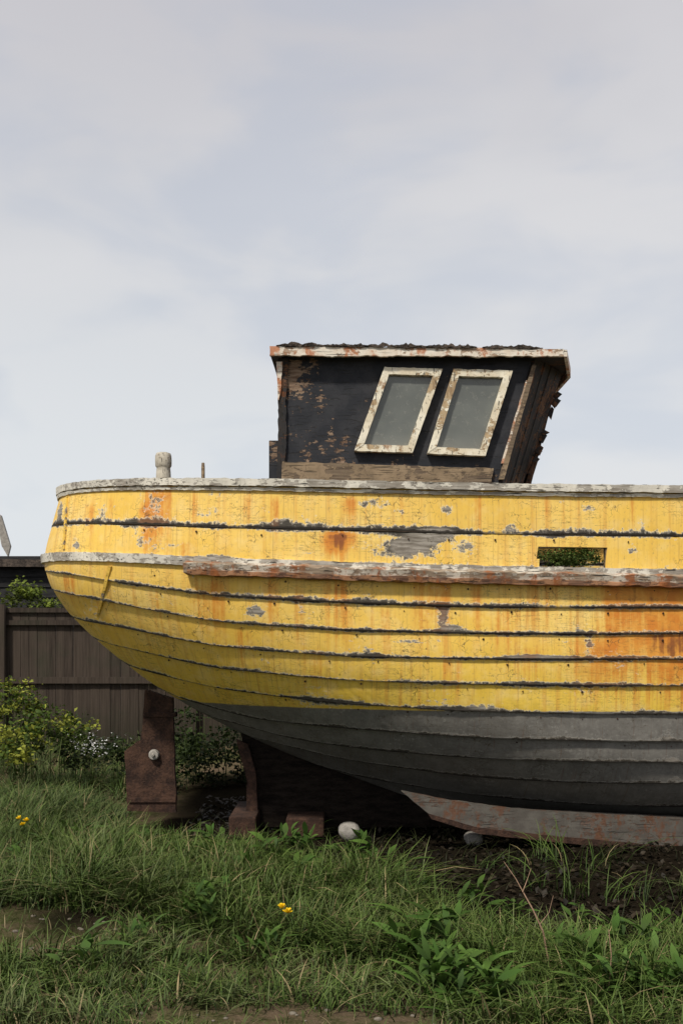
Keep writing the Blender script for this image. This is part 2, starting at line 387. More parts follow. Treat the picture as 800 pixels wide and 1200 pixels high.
bm=bmesh.new()
for k in range(0,9):
    x=-1.6
    while x<2.6:
        x+=random.uniform(.22,.52)
        zc=(float(lines[k](x))-.035-(.03 if k==0 else 0)-(.075 if k==2 else 0)+random.uniform(-.012,.004)); bb=float(bfun(x,zc))
        if bb<.2: continue
        r=random.uniform(.004,.008)
        res=bmesh.ops.create_icosphere(bm,subdivisions=1,radius=r)
        bmesh.ops.translate(bm,verts=res['verts'],vec=(x+random.uniform(-.01,.01),YC-bb-(.009 if k<2 else .012),zc))
bm_obj('nail_heads',bm,m_rust,boat,True)

# keel, deadwood, bilge keels
prism('keel',[(-.78,.80),(-.74,.50),(-.66,.25),(-.64,.0),(4.6,.0),(5.1,.5),(4.6,.3),(1.0,.2),(.3,.38),(-.2,.62),(-.6,.9)],YC-.07,YC+.07,m_dkwood,boat,0,.006,.06)
prism('stern_iron',PX([(277,866),(291,872),(300,905),(303,965),(288,968),(290,915)],7.8),7.76,7.80,m_rust,boat,0,.004)
for nm,yy,s in (('bilge_keel',6.93,1),('bilge_keel_far',2*YC-6.93,1)):
    pts=PX([(470,927),(520,937),(600,948),(800,958),(1000,958),(1250,950),(1250,975),(1000,1000),(800,996),(650,981),(560,970),(505,955)],6.93)
    prism(nm,pts,yy-.035,yy+.035,m_keel,boat,0,.005,.05)
    pts=PX([(500,952),(560,969),(650,979),(800,992),(1000,997),(1240,974),(1240,982),(1000,1003),(800,1000),(650,986),(560,976),(505,959)],6.93)
    prism(nm+'_shoe',pts,yy-.045,yy+.045,m_rust,boat,0,.004,.05)
# rudder
rud=PX([(171,808),(203,818),(207,952),(150,950),(147,880),(166,866)],7.86)
prism('rudder',rud,7.83,7.89,m_rust,boat,0,.006)
bm=bmesh.new()
for py in (838,938):
    a=W(168 if py<860 else 150,py,7.82); b=W(206,py,7.82); box(bm,a[0],b[0],7.815,7.905,a[2]-.018,a[2]+.018)
bm_obj('rudder_straps',bm,m_rust,boat,bevel=.004)
bm=bmesh.new(); c=W(180,885,7.8)
for r1,r2,dp,yy in ((.043,.036,.04,7.805),(.014,.012,.03,7.775)):
    r=bmesh.ops.create_cone(bm,cap_ends=True,segments=20,radius1=r1,radius2=r2,depth=dp)
    bmesh.ops.rotate(bm,verts=r['verts'],cent=(0,0,0),matrix=Matrix.Rotation(math.pi/2,3,'X'))
    bmesh.ops.translate(bm,verts=r['verts'],vec=(c[0],yy,c[2])) 
bm_obj('rudder_anode',bm,m_log,boat,bevel=.005)

def lathe(name,prof,c,mat,parent,seg=18,wob=.006):
    V=[];n=len(prof)
    for r,z in prof:
        for i in range(seg):
            a=2*math.pi*i/seg; rr=r*(1+ .16*mn.noise((math.cos(a)*1.5,math.sin(a)*1.5,z*9+c[0])))
            V.append((c[0]+rr*math.cos(a),c[1]+rr*math.sin(a),c[2]+z))
    Q=[(j*seg+i,j*seg+(i+1)%seg,(j+1)*seg+(i+1)%seg,(j+1)*seg+i) for j in range(n-1) for i in range(seg)]
    return mesh_np(name,V,Q,mat,parent)
c=W(192,560,6.95)
m_boll=weathered('bollard_timber',(.52,.48,.40),(.42,.38,.31),(.20,.17,.13),(.38,.33,.27),.5,grain=(25,25,3))
lathe('bollard',[(.052,-.3),(.052,.0),(.050,.04),(.047,.068),(.050,.072),(.056,.080),(.058,.115),(.056,.15),(.049,.166),(.03,.172),(0.0,.173)],c,m_boll,boat)
c=W(238,560,6.8); lathe('rail_stub',[(.012,-.3),(.012,.07),(.010,.10),(0,.102)],c,m_wood,boat,8)

# ---------------------------------------------------------------- wheelhouse
YW=6.9
def ln(a,b,z): return a[0]+(b[0]-a[0])*(z-a[1])/(b[1]-a[1])
tr=W(624,417,YW); br=W(585,562,YW); tl=W(330,417,YW); bl=W(325,562,YW)
TR=(tr[0],tr[2]);BR=(br[0],br[2]);TL=(tl[0],tl[2]);BL=(bl[0],bl[2])
zb=zd; xr=ln(TR,BR,zb); xl=ln(TL,BL,zb)
for nm,y0 in (('side_wall',YW),('side_wall_far',2*YC-YW-.04)):
    prism(nm,[(xl,zb),(xr,zb),TR,TL],y0,y0+.04,m_black,boat)
bm=bmesh.new()
hexa(bm,[(xl+.0,YW+.04,zb),(xl+.04,YW+.04,zb),(TL[0]+.04,YW+.04,TL[1]),(TL[0],YW+.04,TL[1]),(xl,2*YC-YW-.04,zb),(xl+.04,2*YC-YW-.04,zb),(TL[0]+.04,2*YC-YW-.04,TL[1]),(TL[0],2*YC-YW-.04,TL[1])])
bm_obj('back_wall',bm,m_black,boat)
ft=W(655,430,7.38); fb=W(611,545,7.38)
def front(sgn):
    f=lambda y: y if sgn>0 else 2*YC-y
    bm=bmesh.new(); n=9
    for i in range(n):
        t0=i/n;t1=(i+1)/n
        def P(t,u):
            a=Vector((TR[0],f(YW+.02),TR[1])).lerp(Vector((ft[0],f(7.38),TR[1])),t)
            zb_=BR[1]-.02+.06*t
            b=Vector((BR[0]+.0,f(YW+.02),zb_)).lerp(Vector((fb[0],f(7.38),zb_)),t)
            return a.lerp(b,u)
        e=1+.09*random.uniform(-1,1)+(.2 if t0<.3 else 0)
        off=Vector((.02+.012*random.random(),0,0))
        q=[P(t0,e),P(t1-.01,e+random.uniform(-.05,.05)),P(t1-.01,0),P(t0,0)]
        hexa(bm,[*q,*[v+off for v in q]])
    # splintered ply hanging off the forward edge
    for i in range(16):
        u=random.uniform(.12,1.0); a=P(1.0,u); l=random.uniform(.03,.10); w_=random.uniform(.012,.04); y_=a.y+sgn*random.uniform(-.12,.02)
        q=[Vector((a.x+.02,y_,a.z)),Vector((a.x+.02+w_,y_,a.z-.02)),Vector((a.x+.012+w_*.3,y_,a.z-l)),Vector((a.x-.01,y_,a.z-l*.6))]
        hexa(bm,[*q,*[v+Vector((0,.008,0)) for v in q]])
    bm_obj('front_panel' if sgn>0 else 'front_panel_far',bm,m_dark,boat)
front(1);front(-1)
bm=bmesh.new(); hexa(bm,[(fb[0]-.15,7.38,zb),(fb[0]-.11,7.38,zb),(ft[0]-.0,7.38,TR[1]),(ft[0]-.04,7.38,TR[1]),(fb[0]-.15,8.42,zb),(fb[0]-.11,8.42,zb),(ft[0]-.0,8.42,TR[1]),(ft[0]-.04,8.42,TR[1])])
bm_obj('front_wall',bm,m_dark,boat)
rt0=W(316,405,6.80); rt1=W(660,408,6.80); rb0=W(316,417,6.80); rb1=W(660,418,6.80)
plan=lambda y: (rt0[0]+.0, rt1[0]+(.16*min(1,max(0,(y-6.8)/.6)) if y<=YC else .16*min(1,max(0,(9.0-y)/.6))))
V=[];ny=28;nx=60
for lay in range(2):
    for j in range(ny+1):
        y=6.815+(9.0-6.815)*j/ny; xa,xb_=plan(y)
        for i in range(nx+1):
            t=i/nx; x=xa+(xb_-xa)*t
            zt=rt0[2]+(rt1[2]-rt0[2])*t; zbm=rb0[2]+(rb1[2]-rb0[2])*t
            cam=.08*(1-((y-YC)/1.1)**2)
            if lay==0: z=zt-.006+cam+.008*mn.noise((x*8,y*8,0))
            else: z=zbm+.012+cam*.6
            V.append((x,y,z))
n1=(ny+1)*(nx+1); Q=[]
for lay in range(2):
    for j in range(ny):
        for i in range(nx):
            a=lay*n1+j*(nx+1)+i; Q.append((a,a+1,a+nx+2,a+nx+1))
bd=[(0*(nx+1)+i) for i in range(nx+1)]+[(j*(nx+1)+nx) for j in range(1,ny+1)]+[(ny*(nx+1)+i) for i in range(nx-1,-1,-1)]+[j*(nx+1) for j in range(ny-1,0,-1)]
for a,b in zip(bd,bd[1:]+bd[:1]): Q.append((a,b,b+n1,a+n1))
mesh_np('roof',V,Q,m_dark,boat,smooth=False)
prism('roof_fascia',[(rb0[0],rb0[2]),(rb1[0],rb1[2]),(rt1[0],rt1[2]-.008),(rt0[0],rt0[2]-.006)],6.785,6.812,m_fascia,boat,0,.010,.018)
bm=bmesh.new(); a=(rb1[0],6.79);b=(rb1[0]+.16,7.4)
hexa(bm,[(a[0],a[1],rb1[2]),(b[0],b[1],rb1[2]+.01),(b[0],b[1],rt1[2]+.02),(a[0],a[1],rt1[2]-.012),(a[0]+.022,a[1],rb1[2]),(b[0]+.022,b[1],rb1[2]+.01),(b[0]+.022,b[1],rt1[2]+.02),(a[0]+.022,a[1],rt1[2]-.012)])
hexa(bm,[(b[0],7.4,rb1[2]+.01),(b[0],8.4,rb1[2]+.01),(b[0],8.4,rt1[2]+.05),(b[0],7.4,rt1[2]+.02),(b[0]+.022,7.4,rb1[2]+.01),(b[0]+.022,8.4,rb1[2]+.01),(b[0]+.022,8.4,rt1[2]+.05),(b[0]+.022,7.4,rt1[2]+.02)])
bm_obj('roof_front_fascia',bm,m_fascia,boat)
bm=bmesh.new()
for i in range(40):
    t=random.random()**1.5; x=rt0[0]+.04+(rt1[0]-rt0[0]-.3)*t; z=rt0[2]+(rt1[2]-rt0[2])*t-.002
    l=random.uniform(.06,.24); n=max(4,int(l/.015)); y=random.uniform(6.772,6.783); prev=None; big=random.random()<.3
    for k in range(n+1):
        e=math.sin(math.pi*k/n); q=random.random()
        xx=x+l*k/n; up=z+(.003+(.022 if big else .010)*q)*e; dn=z-(.003+.010*random.random())*e
        vs=[bm.verts.new((xx,y,dn)),bm.verts.new((xx,y+random.uniform(-.006,.004),up)),bm.verts.new((xx,y+.10,up+.008))]
        if prev:
            for a_ in range(2): bm.faces.new((prev[a_],vs[a_],vs[a_+1],prev[a_+1]))
        prev=vs
bm_obj('torn_roof_felt',bm,m_felt,boat)
prism('base_plank',PX([(331,541),(578,549),(574,575),(329,575)],6.88),6.872,6.897,m_wood,boat,0,.006,.02)
prism('corner_board',PX([(326,420),(338,420),(334,470),(336,500),(333,560),(325,560)],6.88),6.874,6.898,m_dark,boat,0,.009,.015)
prism('torn_corner_lath',PX([(324,424),(331,424),(329,458),(326,470)],6.87),6.86,6.872,m_fascia,boat,0,.006,.015)
prism('front_trim',PX([(616,446),(621,446),(592,543),(587,543)],6.88),6.872,6.897,m_fascia,boat,0,.003,.02)
prism('corner_trim',PX([(623,428),(628,428),(590,562),(584,562)],6.88),6.866,6.897,m_wood,boat,0,.003,.02)
prism('aft_locker',PX([(315,516),(327,516),(327,575),(315,575)],6.98),6.98,7.4,m_black,boat,.004)
g=G('window_glass'); o=g.obj()
n=g.noise(o,3,4); n2=g.noise(o,30,5,.7); s=g.sep(o)
c=g.mix(g.mr(n,.3,.7),(.10,.108,.10),(.15,.16,.145)); c=g.mix(g.mr(n2,.5,.75,0,.5),c,(.21,.21,.19))
c=g.mix(g.mr(s[2],2.72,2.85,.5,0),c,(.19,.19,.17))
m_glass=g.fin(c,g.mr(n2,.4,.7,.08,.35),.6)
def window(nm,q):
    P=PX(q,6.87); fw=.046
    def inset(P,d):
        out=[]
        for i in range(4):
            a=Vector(P[i-1]);b=Vector(P[i]);e=Vector(P[(i+1)%4])
            u=(b-a).normalized(); v=(e-b).normalized()
            s=abs(u.x*v.y-u.y*v.x); out.append(tuple(b+(v-u)*(d/s)))
        return out
    I=inset(P,fw); I2=inset(P,fw-.008)
    bm=bmesh.new()
    for i in range(4):
        j=(i+1)%4
        A,B,C,D=P[i],P[j],I[j],I[i]
        e=.0 if i%2==0 else .004
        y0=6.848-e+random.uniform(-.002,.002); 
        n=16; prev=None
        for k in range(n+1):
            t=k/n; o1=Vector(A).lerp(Vector(B),t); i1=Vector(D).lerp(Vector(C),t)
            jz=.004*mn.noise((o1.x*30,o1.y*30,2)); js=.004*mn.noise((i1.x*35,i1.y*35,5)); jy=.003*mn.noise((o1.x*12,o1.y*12,8))
            vs=[bm.verts.new((o1.x+jz,y0+jy,o1.y+jz)),bm.verts.new((i1.x+js,y0+jy,i1.y+js)),bm.verts.new((i1.x+js,6.899,i1.y+js)),bm.verts.new((o1.x+jz,6.899,o1.y+jz))]
            if prev:
                for a in range(4): bm.faces.new((prev[a],vs[a],vs[(a+1)%4],prev[(a+1)%4]))
            if k in (0,n): bm.faces.new(vs)
            prev=vs
    bm_obj(nm+'_frame',bm,m_white,boat)
    bm=bmesh.new(); v=[bm.verts.new((x,6.885,z)) for x,z in I2]; bm.faces.new(v); bm_obj(nm+'_glass',bm,m_glass,boat)
window('aft_window',[(450,431),(518,433),(483,531),(415,529)])
window('fore_window',[(531,433),(600,435),(568,535),(500,532)])

# ---------------------------------------------------------------- vegetation
def leafmat(name,tr=.25):
    g=G(name); c=g.attr('tint','Color'); g.fin(c,.6,.2)
    if tr>0:
        t=g.nt.nodes.new('ShaderNodeBsdfTranslucent'); g.set(t.inputs[0],c)
        m=g.nt.nodes.new('ShaderNodeMixShader'); m.inputs[0].default_value=tr
        g.nt.links.new(g.b.outputs[0],m.inputs[1]); g.nt.links.new(t.outputs[0],m.inputs[2])
        g.nt.links.new(m.outputs[0],g.nt.nodes['Material Output'].inputs[0])
    return g.m
m_leaf=leafmat('leaf'); m_grass=leafmat('grass_blade',0)
def gz(x,y): 
    return (.03*np.sin(x*1.3+y*.7)+.025*np.sin(x*.6-y*1.9+1))*np.clip(1-(np.abs(y-7)-6)/6,0,1)
class Acc:
    def __init__(s): s.V=[];s.Q=[];s.C=[];s.n=0
    def add(s,V,Q,C): s.V.append(V.reshape(-1,3)); s.Q.append(Q+s.n); s.C.append(C.reshape(-1,3)); s.n+=V.reshape(-1,3).shape[0]
    def build(s,name,mat,parent=None): 
        return mesh_np(name,np.concatenate(s.V),np.concatenate(s.Q),mat,parent,color=np.concatenate(s.C))
def blades(acc,base,az,L,lean,droop,width,prof,col,tip=None):
    n=len(base); m=len(prof); s=np.linspace(0,1,m)
    h=L[:,None]*(lean[:,None]*s+droop[:,None]*s**2); v=L[:,None]*(s*np.sqrt(1-np.clip(lean,0,.95)**2)[:,None]-.62*droop[:,None]*s**2.4)
    d=np.stack([np.cos(az),np.sin(az)],-1); tw=rng.uniform(-.9,.9,n)
    sd=np.stack([-np.sin(az),np.cos(az),tw*.5],-1)
    cen=np.zeros((n,m,3)); cen[:,:,:2]=base[:,None,:2]+d[:,None,:]*h[:,:,None]; cen[:,:,2]=base[:,None,2]+v
    wv=(width[:,None]*np.array(prof)[None]/2)[:,:,None]*sd[:,None,:]
    V=np.stack([cen-wv,cen+wv],2)
    i=np.arange(n)[:,None]*(m*2)+np.arange(m-1)[None]*2
    Q=np.stack([i,i+1,i+3,i+2],-1).reshape(-1,4)
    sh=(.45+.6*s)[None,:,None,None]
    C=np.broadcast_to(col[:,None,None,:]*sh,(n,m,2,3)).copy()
    if tip is not None:
        k=(s**2)[None,:,None,None]*tip[:,None,None,None]; C=C*(1-k)+np.array([.22,.20,.08])*k
    acc.add(V,Q,C)
def leaves(acc,pos,size,col,up=.4):
    n=len(pos); d=rng.normal(size=(n,3)); d[:,2]*=.5; d/=np.linalg.norm(d,axis=1,keepdims=True)
    nn=rng.normal(size=(n,3)); nn[:,2]+=up*3; s=np.cross(d,nn); s/=np.linalg.norm(s,axis=1,keepdims=True); nn=np.cross(s,d)
    sz=size[:,None]; b=pos-d*sz*.5; t=pos+d*sz*.5-nn*sz*.1
    V=np.stack([b,pos+s*sz*.32+nn*sz*.08,t,pos-s*sz*.32+nn*sz*.08,pos],1)
    i=np.arange(n)[:,None]*5; Q=np.concatenate([i+np.array([0,1,2,4]),i+np.array([0,4,2,3])])
    acc.add(V,Q,np.repeat(col[:,None,:],5,1))
def colmix(n,a,b,c=None,pc=0):
    t=rng.random(n)[:,None]; C=np.array(a)*(1-t)+np.array(b)*t; C*=rng.uniform(.7,1.25,n)[:,None]
    if c is not None:
        k=rng.random(n)<pc; C[k]=np.array(c)*rng.uniform(.7,1.2,k.sum())[:,None]
    return C
def bound(x): return np.interp(x,[-1.7,-1.2,-.5,0,.45,.9,2.4,6],[7.6,7.1,6.75,6.25,5.55,5.0,4.85,4.8])
def vnoise(x,y,f,seed=0): return np.array([mn.noise((a*f,b*f,seed)) for a,b in zip(x,y)])
def dirt(x,d): return (((x+1.70)**2/.34+(d-5.0)**2/.17)<1)|(((x+.25)**2/.4+(d-3.92)**2/.02)<1)
acc=Acc()
nt=6200; d=rng.uniform(3.8,8.2,nt); x=rng.uniform(-.36,.36,nt)*d*1.12
far=rng.random(nt)<.13; d[far]=rng.uniform(8,13,far.sum()); x[far]=rng.uniform(-5.5,-1.5,far.sum())
keep=((d<bound(x)+rng.normal(0,.13,nt))|(x<-1.75)|((d<6.6)&(rng.random(nt)<.03))); 
pn=vnoise(x,d,1.1,3); pn2=vnoise(x,d,.55,8)
near=4.75+.5*pn-.55*np.clip(x,-.7,1.1)
keep&=~((d<near)&(rng.random(nt)<.60)); keep&=~dirt(x,d)
keep&=~((x<-.9)&(d>4.9)&(d<5.2)&(rng.random(nt)<.5))
x=x[keep];d=d[keep];pn=pn[keep];pn2=pn2[keep];near=near[keep]
for i in range(len(x)):
    k=int(rng.integers(14,32)); hgt=.13+.19*max(0,pn[i]+.1)+.12*rng.random()**2
    if d[i]<near[i]: hgt*=.6
    r=.03+.035*rng.random()
    b=np.zeros((k,3)); b[:,0]=x[i]+rng.normal(0,r,k); b[:,1]=d[i]+rng.normal(0,r,k); b[:,2]=gz(b[:,0],b[:,1])-.005
    main=rng.uniform(0,2*math.pi) if rng.random()<.5 else rng.normal(-.4+2.2*pn2[i],.8); az=np.where(rng.random(k)<.6,main+rng.normal(0,.5,k),rng.uniform(0,2*math.pi,k))
    L=hgt*rng.uniform(.5,1.5,k)
    q=rng.random()+pn2[i]*.6; a,b2=((.045,.094,.014),(.092,.150,.028)) if q<.6 else (((.08,.12,.035),(.14,.175,.065)) if q<.80 else ((.030,.064,.012),(.052,.095,.02)))
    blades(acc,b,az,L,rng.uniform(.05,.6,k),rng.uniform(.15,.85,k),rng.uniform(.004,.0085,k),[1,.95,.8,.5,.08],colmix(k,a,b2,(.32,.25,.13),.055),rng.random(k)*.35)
nb_=60000; d=rng.uniform(3.55,7.3,nb_)**1.0; x=rng.uniform(-.36,.36,nb_)*d*1.12
pn=np.sin(x*2.3+d*1.1)*.5+np.sin(x*5.1-d*3.7)*.3+np.sin(x*11+d*9)*.2
keep=((d<bound(x)+.05)|(x<-1.75))&(rng.random(nb_)<np.clip(.68+pn*.55,.06,1)); keep&=~(dirt(x,d)&(rng.random(nb_)<.90))
x=x[keep];d=d[keep];n=len(x); b=np.stack([x,d,gz(x,d)-.003],-1)
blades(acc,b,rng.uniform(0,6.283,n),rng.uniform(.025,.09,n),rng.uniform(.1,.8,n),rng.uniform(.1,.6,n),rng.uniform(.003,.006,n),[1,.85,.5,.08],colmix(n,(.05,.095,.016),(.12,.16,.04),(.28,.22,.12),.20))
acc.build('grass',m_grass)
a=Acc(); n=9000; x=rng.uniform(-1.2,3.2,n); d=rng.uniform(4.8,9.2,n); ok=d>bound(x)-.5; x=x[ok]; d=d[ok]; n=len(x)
leaves(a,np.stack([x,d,gz(x,d)+rng.uniform(.002,.03,n)],-1),rng.uniform(.02,.06,n),colmix(n,(.008,.007,.005),(.035,.026,.016)),up=1.5)  # leaves coloured near-black to deepen the shade under the hull
n=1500; x=rng.uniform(-1.2,3.0,n); d=rng.uniform(5.0,8.5,n)
blades(a,np.stack([x,d,gz(x,d)],-1),rng.uniform(0,6.28,n),rng.uniform(.05,.22,n),rng.uniform(.3,.9,n),rng.uniform(.1,.8,n),rng.uniform(.003,.006,n),[1,.9,.6,.1],colmix(n,(.015,.022,.008),(.045,.05,.02)))  # sparse blades, tinted darker for the same under-hull shade
a.build('shade_toned_litter',m_grass)

def dock(name,spots_,ln_=.2,col=((.055,.12,.02),(.10,.18,.035)),wd=.035):
    a=Acc()
    for x,y,k,s in spots_:
        b=np.zeros((k,3)); b[:,0]=x+rng.normal(0,.05*s,k); b[:,1]=y+rng.normal(0,.05*s,k); b[:,2]=gz(b[:,0],b[:,1])+rng.uniform(0,.16,k)*s
        blades(a,b,rng.uniform(0,6.283,k),rng.uniform(.4,1.1,k)*ln_*s,rng.uniform(.15,.9,k),rng.uniform(.1,.8,k),rng.uniform(.6,1.25,k)*s*wd,[.1,.15,.7,1,.95,.6,.05],colmix(k,*col))
    return a.build(name,m_leaf)
def G2(px,py): d=CH*F/(py-HY); return ((px-400)/F*d,d)
def mk(lst,k0,k1,s0,s1,jx=10,jy=8): return [(*G2(px+random.uniform(-jx,jx),py+random.uniform(-jy,jy)),random.randint(k0,k1),random.uniform(s0,s1)) for px,py in lst]
dock('dock_weed',mk([(500,1140),(530,1160),(520,1125),(555,1150),(480,1125),(570,1175),(545,1180),(510,1170),(495,1105)],28,42,.75,1.15),.17)
dock('dock_weed',mk([(690,1140),(720,1150),(750,1130),(780,1145),(740,1170),(700,1170),(795,1170),(650,1125),(765,1160),(720,1115)],22,36,.7,1.05),.17)
dock('low_weed',mk([(320,1010),(350,1007),(230,1020),(190,1015),(430,1014),(375,1018),(290,1028),(120,1005),(90,995),(255,1080),(240,1090),(460,1040),(405,1030),(340,1035),(60,1010),(150,1040),(560,1060),(610,1075),(175,1000),(210,1000),(330,1000),(360,1060),(30,1040),(420,1080),(300,995),(240,1000),(360,995),(500,1050),(680,1080),(770,1080),(160,1120),(100,1150),(300,1130)],18,30,.65,1.05),.14,((.05,.11,.02),(.09,.16,.03)),.035)
def bush(name,clumps,leafsz=.045,col=((.045,.085,.015),(.13,.19,.035)),stems=True,dens=1.0,hi=None):
    a=Acc()
    for (cx,cy,cz,rx,ry,rz,n) in clumps:
        n=int(n*dens); sub=max(4,n//28)
        for _ in range(sub):
            u=rng.normal(size=3); u/=np.linalg.norm(u); rr=rng.random()**.4
            c=np.array([cx+u[0]*rx*rr,cy+u[1]*ry*rr,cz+u[2]*rz*rr]); k=28
            p=c+rng.normal(size=(k,3))*np.array([.05,.05,.035])*(leafsz/.045)
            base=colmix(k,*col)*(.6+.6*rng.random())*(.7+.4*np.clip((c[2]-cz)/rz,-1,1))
            if hi is not None and rng.random()<.3: base=colmix(k,hi,tuple(h*1.15 for h in hi))
            leaves(a,p,rng.uniform(.6,1.3,k)*leafsz,base)
        if stems:
            k=max(6,n//60); b=np.stack([cx+rng.normal(0,rx*.5,k),cy+rng.normal(0,ry*.5,k),np.zeros(k)],-1)
            blades(a,b,rng.uniform(0,6.28,k),np.full(k,cz+rz*.7),rng.uniform(0,.15,k),rng.uniform(0,.1,k),np.full(k,.008),[1,.9,.8,.5],colmix(k,(.06,.10,.03),(.10,.13,.04)))
    return a.build(name,m_leaf)
def C(px,py,d,rx,ry,rz,n): x,y,z=W(px,py,d); return (x,y,z,rx,ry,rz,n)
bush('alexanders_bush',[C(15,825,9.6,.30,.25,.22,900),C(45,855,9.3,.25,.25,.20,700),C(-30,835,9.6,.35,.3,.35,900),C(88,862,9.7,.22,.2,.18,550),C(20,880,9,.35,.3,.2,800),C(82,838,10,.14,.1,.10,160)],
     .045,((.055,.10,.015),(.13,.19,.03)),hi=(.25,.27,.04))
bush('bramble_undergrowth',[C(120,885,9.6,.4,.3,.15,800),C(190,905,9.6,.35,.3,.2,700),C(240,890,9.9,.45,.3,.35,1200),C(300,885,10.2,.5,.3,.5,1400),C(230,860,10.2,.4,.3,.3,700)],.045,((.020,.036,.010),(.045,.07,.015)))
bush('light_block_bramble',[((-.2+i*.9),10.6,.42,.6,.3,.5,1300) for i in range(7)],.06,((.012,.02,.007),(.03,.045,.012)),stems=False)  # dark bushes added behind the boat to keep light from under the hull
bush('shrub',[C(25,698,14.0,.30,.25,.14,500),C(55,712,14.0,.25,.2,.12,300),C(8,715,14,.2,.2,.2,200),C(20,684,14,.08,.1,.16,80)],.06,((.10,.15,.02),(.20,.25,.035)),stems=False)
pb=bush('port_ivy',[((hole0[0]+hole1[0])/2,hole0[1]+.035,(hole0[2]+hole1[2])/2,.23,.01,.055,2800)],.018,((.09,.15,.03),(.20,.27,.07)),stems=False); pb.parent=boat
a=Acc(); n=110; p=np.array([W(rng.normal(112,16),rng.normal(872,7),9.2+rng.uniform(-.3,.2)) for _ in range(n)])
leaves(a,p,rng.uniform(.015,.03,n),np.full((n,3),.7)); a.build('white_wildflowers',m_leaf)
for (px,py) in ((27,980),(337,1090),(22,968),(31,972),(330,1084)):
    a=Acc(); x,y=G2(px,py+36); z=float(gz(np.array(x),np.array(y))); k=44
    b=np.tile([[x,y,z+.235]],(k,1)); blades(a,b,rng.uniform(0,6.28,k),rng.uniform(.016,.028,k),rng.uniform(.3,.95,k),np.zeros(k),np.full(k,.008),[1,1,.8],np.tile([[1.0,.72,.02]],(k,1)))
    blades(a,np.array([[x,y,z]]),np.array([0.]),np.array([.235]),np.array([.0]),np.array([.0]),np.array([.005]),[1,1,1],np.array([[.12,.16,.05]]))
    a.build('dandelion',m_leaf)
def tube(bm,pts,r0,r1,seg=6):
    prev=None
    for i,p in enumerate(pts):
        p=Vector(p); t=i/(len(pts)-1); r=r0+(r1-r0)*t
        d_=(Vector(pts[min(i+1,len(pts)-1)])-Vector(pts[max(i-1,0)])).normalized()
        u=d_.cross(Vector((0,1,.1))).normalized(); v=d_.cross(u)
        ring=[bm.verts.new(p+u*r*math.cos(6.2832*k/seg)+v*r*math.sin(6.2832*k/seg)) for k in range(seg)]
        if prev:
            for k in range(seg): bm.faces.new((prev[k],prev[(k+1)%seg],ring[(k+1)%seg],ring[k]))
        prev=ring
bm=bmesh.new()
tube(bm,[W(645,1140,4.5),W(636,1092,4.5),W(624,1066,4.5),W(615,1050,4.52),W(604,1030,4.55),W(590,1010,4.55)],.0045,.0015)
tube(bm,[W(612,1046,4.52),W(618,1030,4.55),W(622,1018,4.6)],.0022,.001); tube(bm,[W(632,1084,4.5),W(643,1070,4.6),W(648,1050,4.6)],.002,.001)
tube(bm,[W(712,1180,4.2),W(716,1120,4.22),W(713,1090,4.25)],.003,.0015)
m_twig=simple('dead_stem_brown',(.24,.15,.10),(.38,.25,.17),30)
bm_obj('dead_stem',bm,m_twig,smooth=True)

def roller(name,c,r,y1):
    bm=bmesh.new(); n=18; rings=[]
    for yy,k in ((c[1],.0),(c[1]-.0,.55),(c[1]+.02,.9),(c[1]+.05,1),(y1,1)):
        ring=[]
        for i in range(n):
            a=6.2832*i/n; rr=max(k,.02)*r*(1+.06*math.sin(3*a)); ring.append(bm.verts.new((c[0]+rr*math.cos(a),yy,c[2]+rr*math.sin(a)*.85)))
        rings.append(ring)
    for A,B in zip(rings,rings[1:]):
        for i in range(n): bm.faces.new((A[i],B[i],B[(i+1)%n],A[(i+1)%n]))
    bm.faces.new(rings[0]); bm.faces.new(rings[-1][::-1]); bm_obj(name,bm,m_log,smooth=True)
roller('timber_roller',W(409,977,7.1),.075,7.22)
roller('timber_roller',W(556,986,7.1),.065,7.2)
bm=bmesh.new()
a=W(268,975,7.5); box(bm,a[0],a[0]+.2,7.5,8.2,-.02,.14)
a=W(335,962,7.55); box(bm,a[0],a[0]+.28,7.55,8.3,-.02,.12)
box(bm,1.6,1.9,7.0,8.8,-.03,.0); 
bm_obj('keel_blocks',bm,m_rust,bevel=.012)

# ---------------------------------------------------------------- fence
fence=empty('board_fence'); YF=13.0
g=G('fence_timber'); o=g.obj(); xs=g.sep(o)
grn=g.noise(g.sc(o,(30,30,1.2)),1.5,6,.65); rb=g.attr('rnd')
c=g.mix(g.mr(grn,.3,.7),(.028,.021,.017),(.066,.051,.041)); c=g.mix(g.mr(rb,0,1,0,.4),c,(.085,.066,.052))
c=g.mix(g.mr(g.noise(o,2,4),.5,.7,0,.5),c,(.035,.04,.025)); c=g.mix(g.mr(xs[2],0,.7,.5,0),c,(.02,.023,.013))
g.bump(grn,.5,.01); m_fence=g.fin(c,.9,.15)
V=[];Q=[];A=[];x=-9.0
def addbox(x0,x1,y0,y1,z0,z1,sk=0):
    b=len(V); r=random.random()
    V.extend([(x0,y0,z0),(x1,y0,z0),(x1+sk,y0,z1),(x0+sk,y0,z1),(x0,y1,z0),(x1,y1,z0),(x1+sk,y1,z1),(x0+sk,y1,z1)]); A.extend([r]*8)
    for f in ((0,1,2,3),(7,6,5,4),(0,4,5,1),(1,5,6,2),(2,6,7,3),(3,7,4,0)): Q.append([b+i for i in f])
while x<9:
    wd=random.uniform(.10,.13); addbox(x,x+wd,YF+random.uniform(0,.012),YF+.03,.02,1.76+random.uniform(-.015,.012),random.uniform(-.006,.006)); x+=wd+.004
mesh_np('boards',V,Q,m_fence,fence,False,{'rnd':A}); V=[];Q=[];A=[]
x=-9.0
